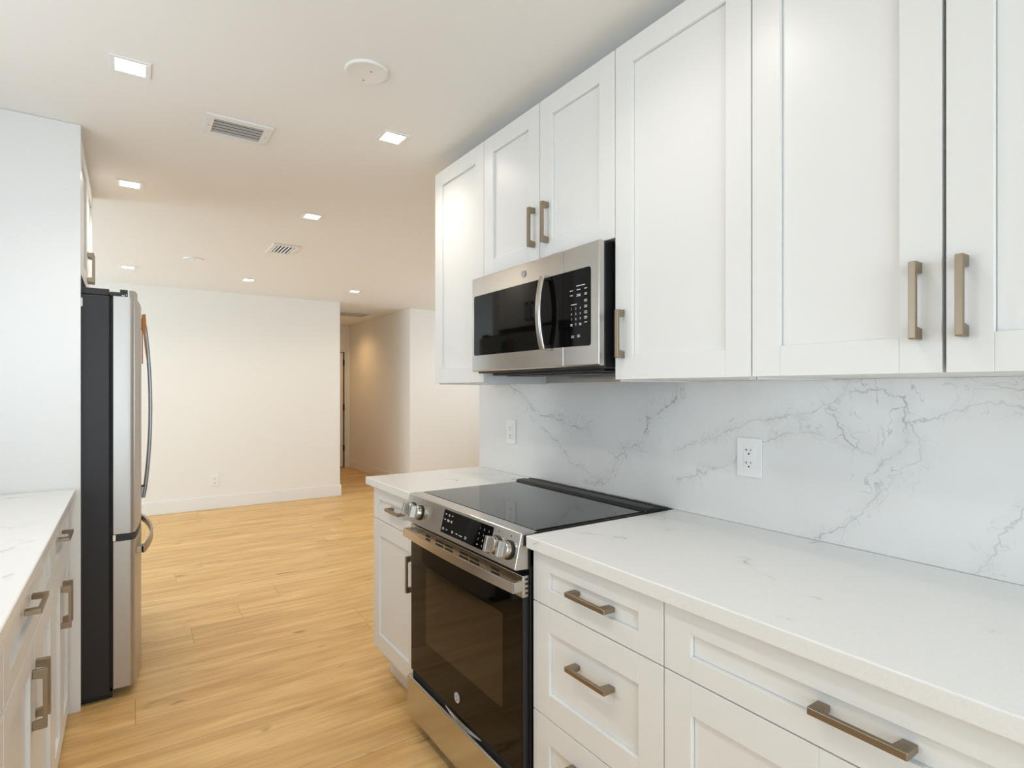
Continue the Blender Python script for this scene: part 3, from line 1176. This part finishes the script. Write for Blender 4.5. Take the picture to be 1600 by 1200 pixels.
# base cabinets on the refrigerator side
LX = -0.200
for (y0_, y1_, lab) in ((2.312, 2.906, 'white base cabinet with one drawer and two doors next to the refrigerator panel'),
                        (1.455, 2.310, 'white base cabinet facing the range, second from the refrigerator panel'),
                        (0.62, 1.453, 'white base cabinet facing the range, third from the refrigerator panel')):
    cy_ = (y0_ + y1_) / 2
    c = thing('base_cabinet', (-0.5, cy_, 0), lab, 'cabinet')
    bm = B()
    box(bm, -0.835, LX - 0.021, y0_, y1_, 0.10, 0.883)
    obj('carcass', bm, M['cab'], c)
    bm = B()
    box(bm, -0.29, -0.275, y0_, y1_, 0.0, 0.10)
    obj('toe_kick', bm, M['cab'], c)
    f = front(c, 'drawer', LX, 1, y0_ + G, y1_ - G, 0.697, 0.872, rt=0.05, rb=0.05)
    handle(f, LX - 0.005, 1, cy_ - (0.06 if y0_ < 2 else 0.0), 0.79, 0.146, False, out=0.034)
    f = front(c, 'door', LX, 1, y0_ + G, cy_ - G, 0.03, 0.692)
    handle(f, LX, 1, cy_ - 0.036, 0.540, 0.15, True)
    f = front(c, 'door', LX, 1, cy_ + G, y1_ - G, 0.03, 0.692)
    handle(f, LX, 1, cy_ + 0.036, 0.540, 0.15, True)

# ------------------------------------------------------------------ ceiling fixtures


WARM = (1.0, 0.90, 0.77)
NEUTRAL = (1.0, 0.95, 0.87)


def downlight(x, y, label, m=None, power=13, color=WARM, cone=150):
    t = thing('recessed_light', (x, y, ZC), label, 'ceiling light', 'square recessed downlights')
    bm = B()
    o, i = 0.058, 0.042
    z0, z1 = ZC - 0.006, ZC - 0.0003
    box(bm, x - o, x + o, y - o, y - i, z0, z1)
    box(bm, x - o, x + o, y + i, y + o, z0, z1)
    box(bm, x - o, x - i, y - i, y + i, z0, z1)
    box(bm, x + i, x + o, y - i, y + i, z0, z1)
    obj('trim_ring', bm, M['plastic'], t, 0.001)
    bm = B()
    box(bm, x - i, x + i, y - i, y + i, ZC - 0.004, ZC - 0.0005)
    obj('diffuser', bm, m or M['lamp'], t)
    l = bpy.data.lights.new('downlight_beam', 'SPOT')
    l.energy = power
    l.color = color
    l.spot_size = math.radians(cone)
    l.spot_blend = 1.0
    l.shadow_soft_size = 0.035
    lo = bpy.data.objects.new('downlight_beam', l)
    COL.objects.link(lo)
    lo.location = (0, 0, -0.045)
    lo.parent = t


downlight(0.005, 2.29, 'lit square downlight on the ceiling in front of the tall white panel', power=15, color=NEUTRAL, cone=135)
downlight(0.94, 2.30, 'lit square downlight on the ceiling nearest the wall cabinets', power=10)
downlight(0.005, 3.60, 'lit square downlight beside the cabinet over the refrigerator', power=16)
downlight(0.95, 3.63, 'lit square downlight between the two ceiling vents, over mid floor')
downlight(-0.005, 6.05, 'small far downlight above the refrigerator top, nearest the window side')
downlight(0.98, 6.08, 'small far downlight, middle of the distant row of three')
downlight(2.06, 6.13, 'small far downlight nearest the hall opening')
downlight(0.78, 0.95, 'lit square downlight above the long counter, directly over its middle', power=6.5, color=NEUTRAL)
downlight(0.0, 0.95, 'lit square downlight above the sink run, directly over its middle', power=20, color=NEUTRAL, cone=128)
downlight(3.6, 6.1, 'lit square downlight in the living area behind the wall cabinets')  # extra lamp out of view, added for the living area's light
downlight(2.60, 8.70, 'warm downlight on the hall ceiling', M['lampw'], 19, (1.0, 0.62, 0.28))


def vent(name, x0, x1, y0, y1, b, nslat, along_x, label, slatm, cat='vent'):
    t = thing(name, ((x0 + x1) / 2, (y0 + y1) / 2, ZC), label, cat)
    z0, z1 = ZC - 0.009, ZC - 0.0003
    bm = B()
    box(bm, x0, x1, y0, y0 + b, z0, z1)
    box(bm, x0, x1, y1 - b, y1, z0, z1)
    box(bm, x0, x0 + b, y0 + b, y1 - b, z0, z1)
    box(bm, x1 - b, x1, y0 + b, y1 - b, z0, z1)
    obj('frame', bm, M['ventw'], t, 0.002)
    bm = B()
    box(bm, x0 + b, x1 - b, y0 + b, y1 - b, ZC - 0.0018, ZC - 0.0004)
    obj('backing', bm, M['slot'], t)
    bm = B()
    for i in range(nslat):
        u = (i + 0.5) / nslat
        if along_x:
            yc = y0 + b + (y1 - y0 - 2 * b) * u
            hw = (y1 - y0 - 2 * b) / nslat * 0.24
            prism(bm, [(yc + hw, ZC - 0.0064), (yc + hw, ZC - 0.0054), (yc - hw, ZC - 0.0022), (yc - hw, ZC - 0.0032)], x0 + b, x1 - b, YZ)
        else:
            xc = x0 + b + (x1 - x0 - 2 * b) * u
            hw = (x1 - x0 - 2 * b) / nslat * 0.22
            prism(bm, [(xc - hw * 0.5, ZC - 0.0022), (xc - hw * 0.5, ZC - 0.0032), (xc + hw, ZC - 0.0085), (xc + hw, ZC - 0.0075)], y0 + b, y1 - b, XZ)
    obj('louvres', bm, slatm, t)
    for xx in (x0 + b / 2, x1 - b / 2):
        bm = B()
        prism(bm, circle(xx, (y0 + y1) / 2, 0.003, 12), z0 - 0.001, z0 + 0.001, XY)
        obj('screw', bm, M['chrome'], t)


vent('ceiling_vent', 0.252, 0.500, 2.492, 2.695, 0.032, 5, True, 'white framed ceiling vent with grey louvres, nearer of two', M['ventg'])
vent('ceiling_vent', 0.888, 1.086, 4.45, 4.76, 0.036, 5, False, 'small white ceiling vent with slanted louvres over the living floor', M['ventw'])
vent('return_grille', 2.43, 2.90, 7.80, 8.24, 0.025, 14, True, 'long return air grille in the hall ceiling', M['ventg'])


def cover(x, y, r, label):
    t = thing('cover_plate', (x, y, ZC), label, 'cover plate')
    bm = B()
    rings = []
    for rr, z in ((r, ZC - 0.0003), (r, ZC - 0.004), (r * 0.97, ZC - 0.008), (r * 0.90, ZC - 0.0095), (r * 0.85, ZC - 0.0085), (r * 0.2, ZC - 0.0085)):
        rings.append([(x + rr * math.cos(2 * math.pi * i / 40), y + rr * math.sin(2 * math.pi * i / 40), z) for i in range(40)])
    sweep(bm, rings)
    obj('disc', bm, M['plastic'], t, smooth=True)
    for dx, dy in ((0.009, -0.019), (0.005, 0.046)):
        bm = B()
        prism(bm, circle(x + dx, y + dy, 0.004, 12), ZC - 0.0098, ZC - 0.0080, XY)
        obj('screw', bm, M['ventg'], t)


cover(0.672, 1.874, 0.073, 'round white ceiling cover plate near the wall cabinets')
cover(0.443, 5.37, 0.073, 'round white ceiling cover plate far over the living area')

# ------------------------------------------------------------------ outlets


def outlet_x(x, y, z, wd, ht, label):
    """receptacle on a wall facing -x"""
    t = thing('wall_outlet', (x, y, z), label, 'outlet')
    bm = B()
    prism(bm, rrect(y - wd / 2, y + wd / 2, z - ht / 2, z + ht / 2, 0.004, 3), x - 0.006, x - 0.0002, YZ)
    obj('plate', bm, M['plastic'], t, 0.0015)
    bm = B()
    prism(bm, rrect(y - 0.017, y + 0.017, z - 0.034, z + 0.034, 0.002, 2), x - 0.0075, x - 0.006, YZ)
    rc = obj('receptacle', bm, M['plastic'], t, 0.0006)
    for dz in (0.0185, -0.0195):
        bm = B()
        zc = z + dz + 0.004
        box(bm, x - 0.0080, x - 0.0074, y + 0.0056, y + 0.0070, zc - 0.0035, zc + 0.0035)
        box(bm, x - 0.0080, x - 0.0074, y + 0.0070, y + 0.0120, zc - 0.0008, zc + 0.0008)
        box(bm, x - 0.0080, x - 0.0074, y - 0.0072, y - 0.0056, zc - 0.0032, zc + 0.0032)
        prism(bm, circle(y - 0.0005, zc - 0.0115, 0.0026, 14), x - 0.0080, x - 0.0074, YZ)
        obj('socket_slots', bm, M['slot'], rc)


outlet_x(XW, 0.9945, 1.1175, 0.080, 0.1165, 'white double outlet on the marble above the long counter')
outlet_x(XW, 2.262, 1.1155, 0.080, 0.1165, 'white double outlet on the marble beyond the range')
t = thing('wall_outlet', (0.79, YF, 0.31), 'white double outlet low on the far living room wall', 'outlet')
bm = B()
prism(bm, rrect(0.79 - 0.038, 0.79 + 0.038, 0.252, 0.368, 0.004, 3), YF - 0.006, YF - 0.0002, lambda p, q, s: (p, s, q))
obj('plate', bm, M['plastic'], t, 0.001)
bm = B()
for z in (0.335, 0.288):
    prism(bm, circle(0.79, z, 0.0165, 20), YF - 0.0075, YF - 0.006, lambda p, q, s: (p, s, q))
rc = obj('receptacle', bm, M['plastic'], t)
bm = B()
for z in (0.335, 0.288):
    box(bm, 0.782, 0.7845, YF - 0.008, YF - 0.0074, z - 0.001, z + 0.008)
    box(bm, 0.7955, 0.798, YF - 0.008, YF - 0.0074, z - 0.001, z + 0.007)
    prism(bm, circle(0.79, z - 0.007, 0.003, 10), YF - 0.008, YF - 0.0074, lambda p, q, s: (p, s, q))
obj('slot_marking', bm, M['slot'], rc)
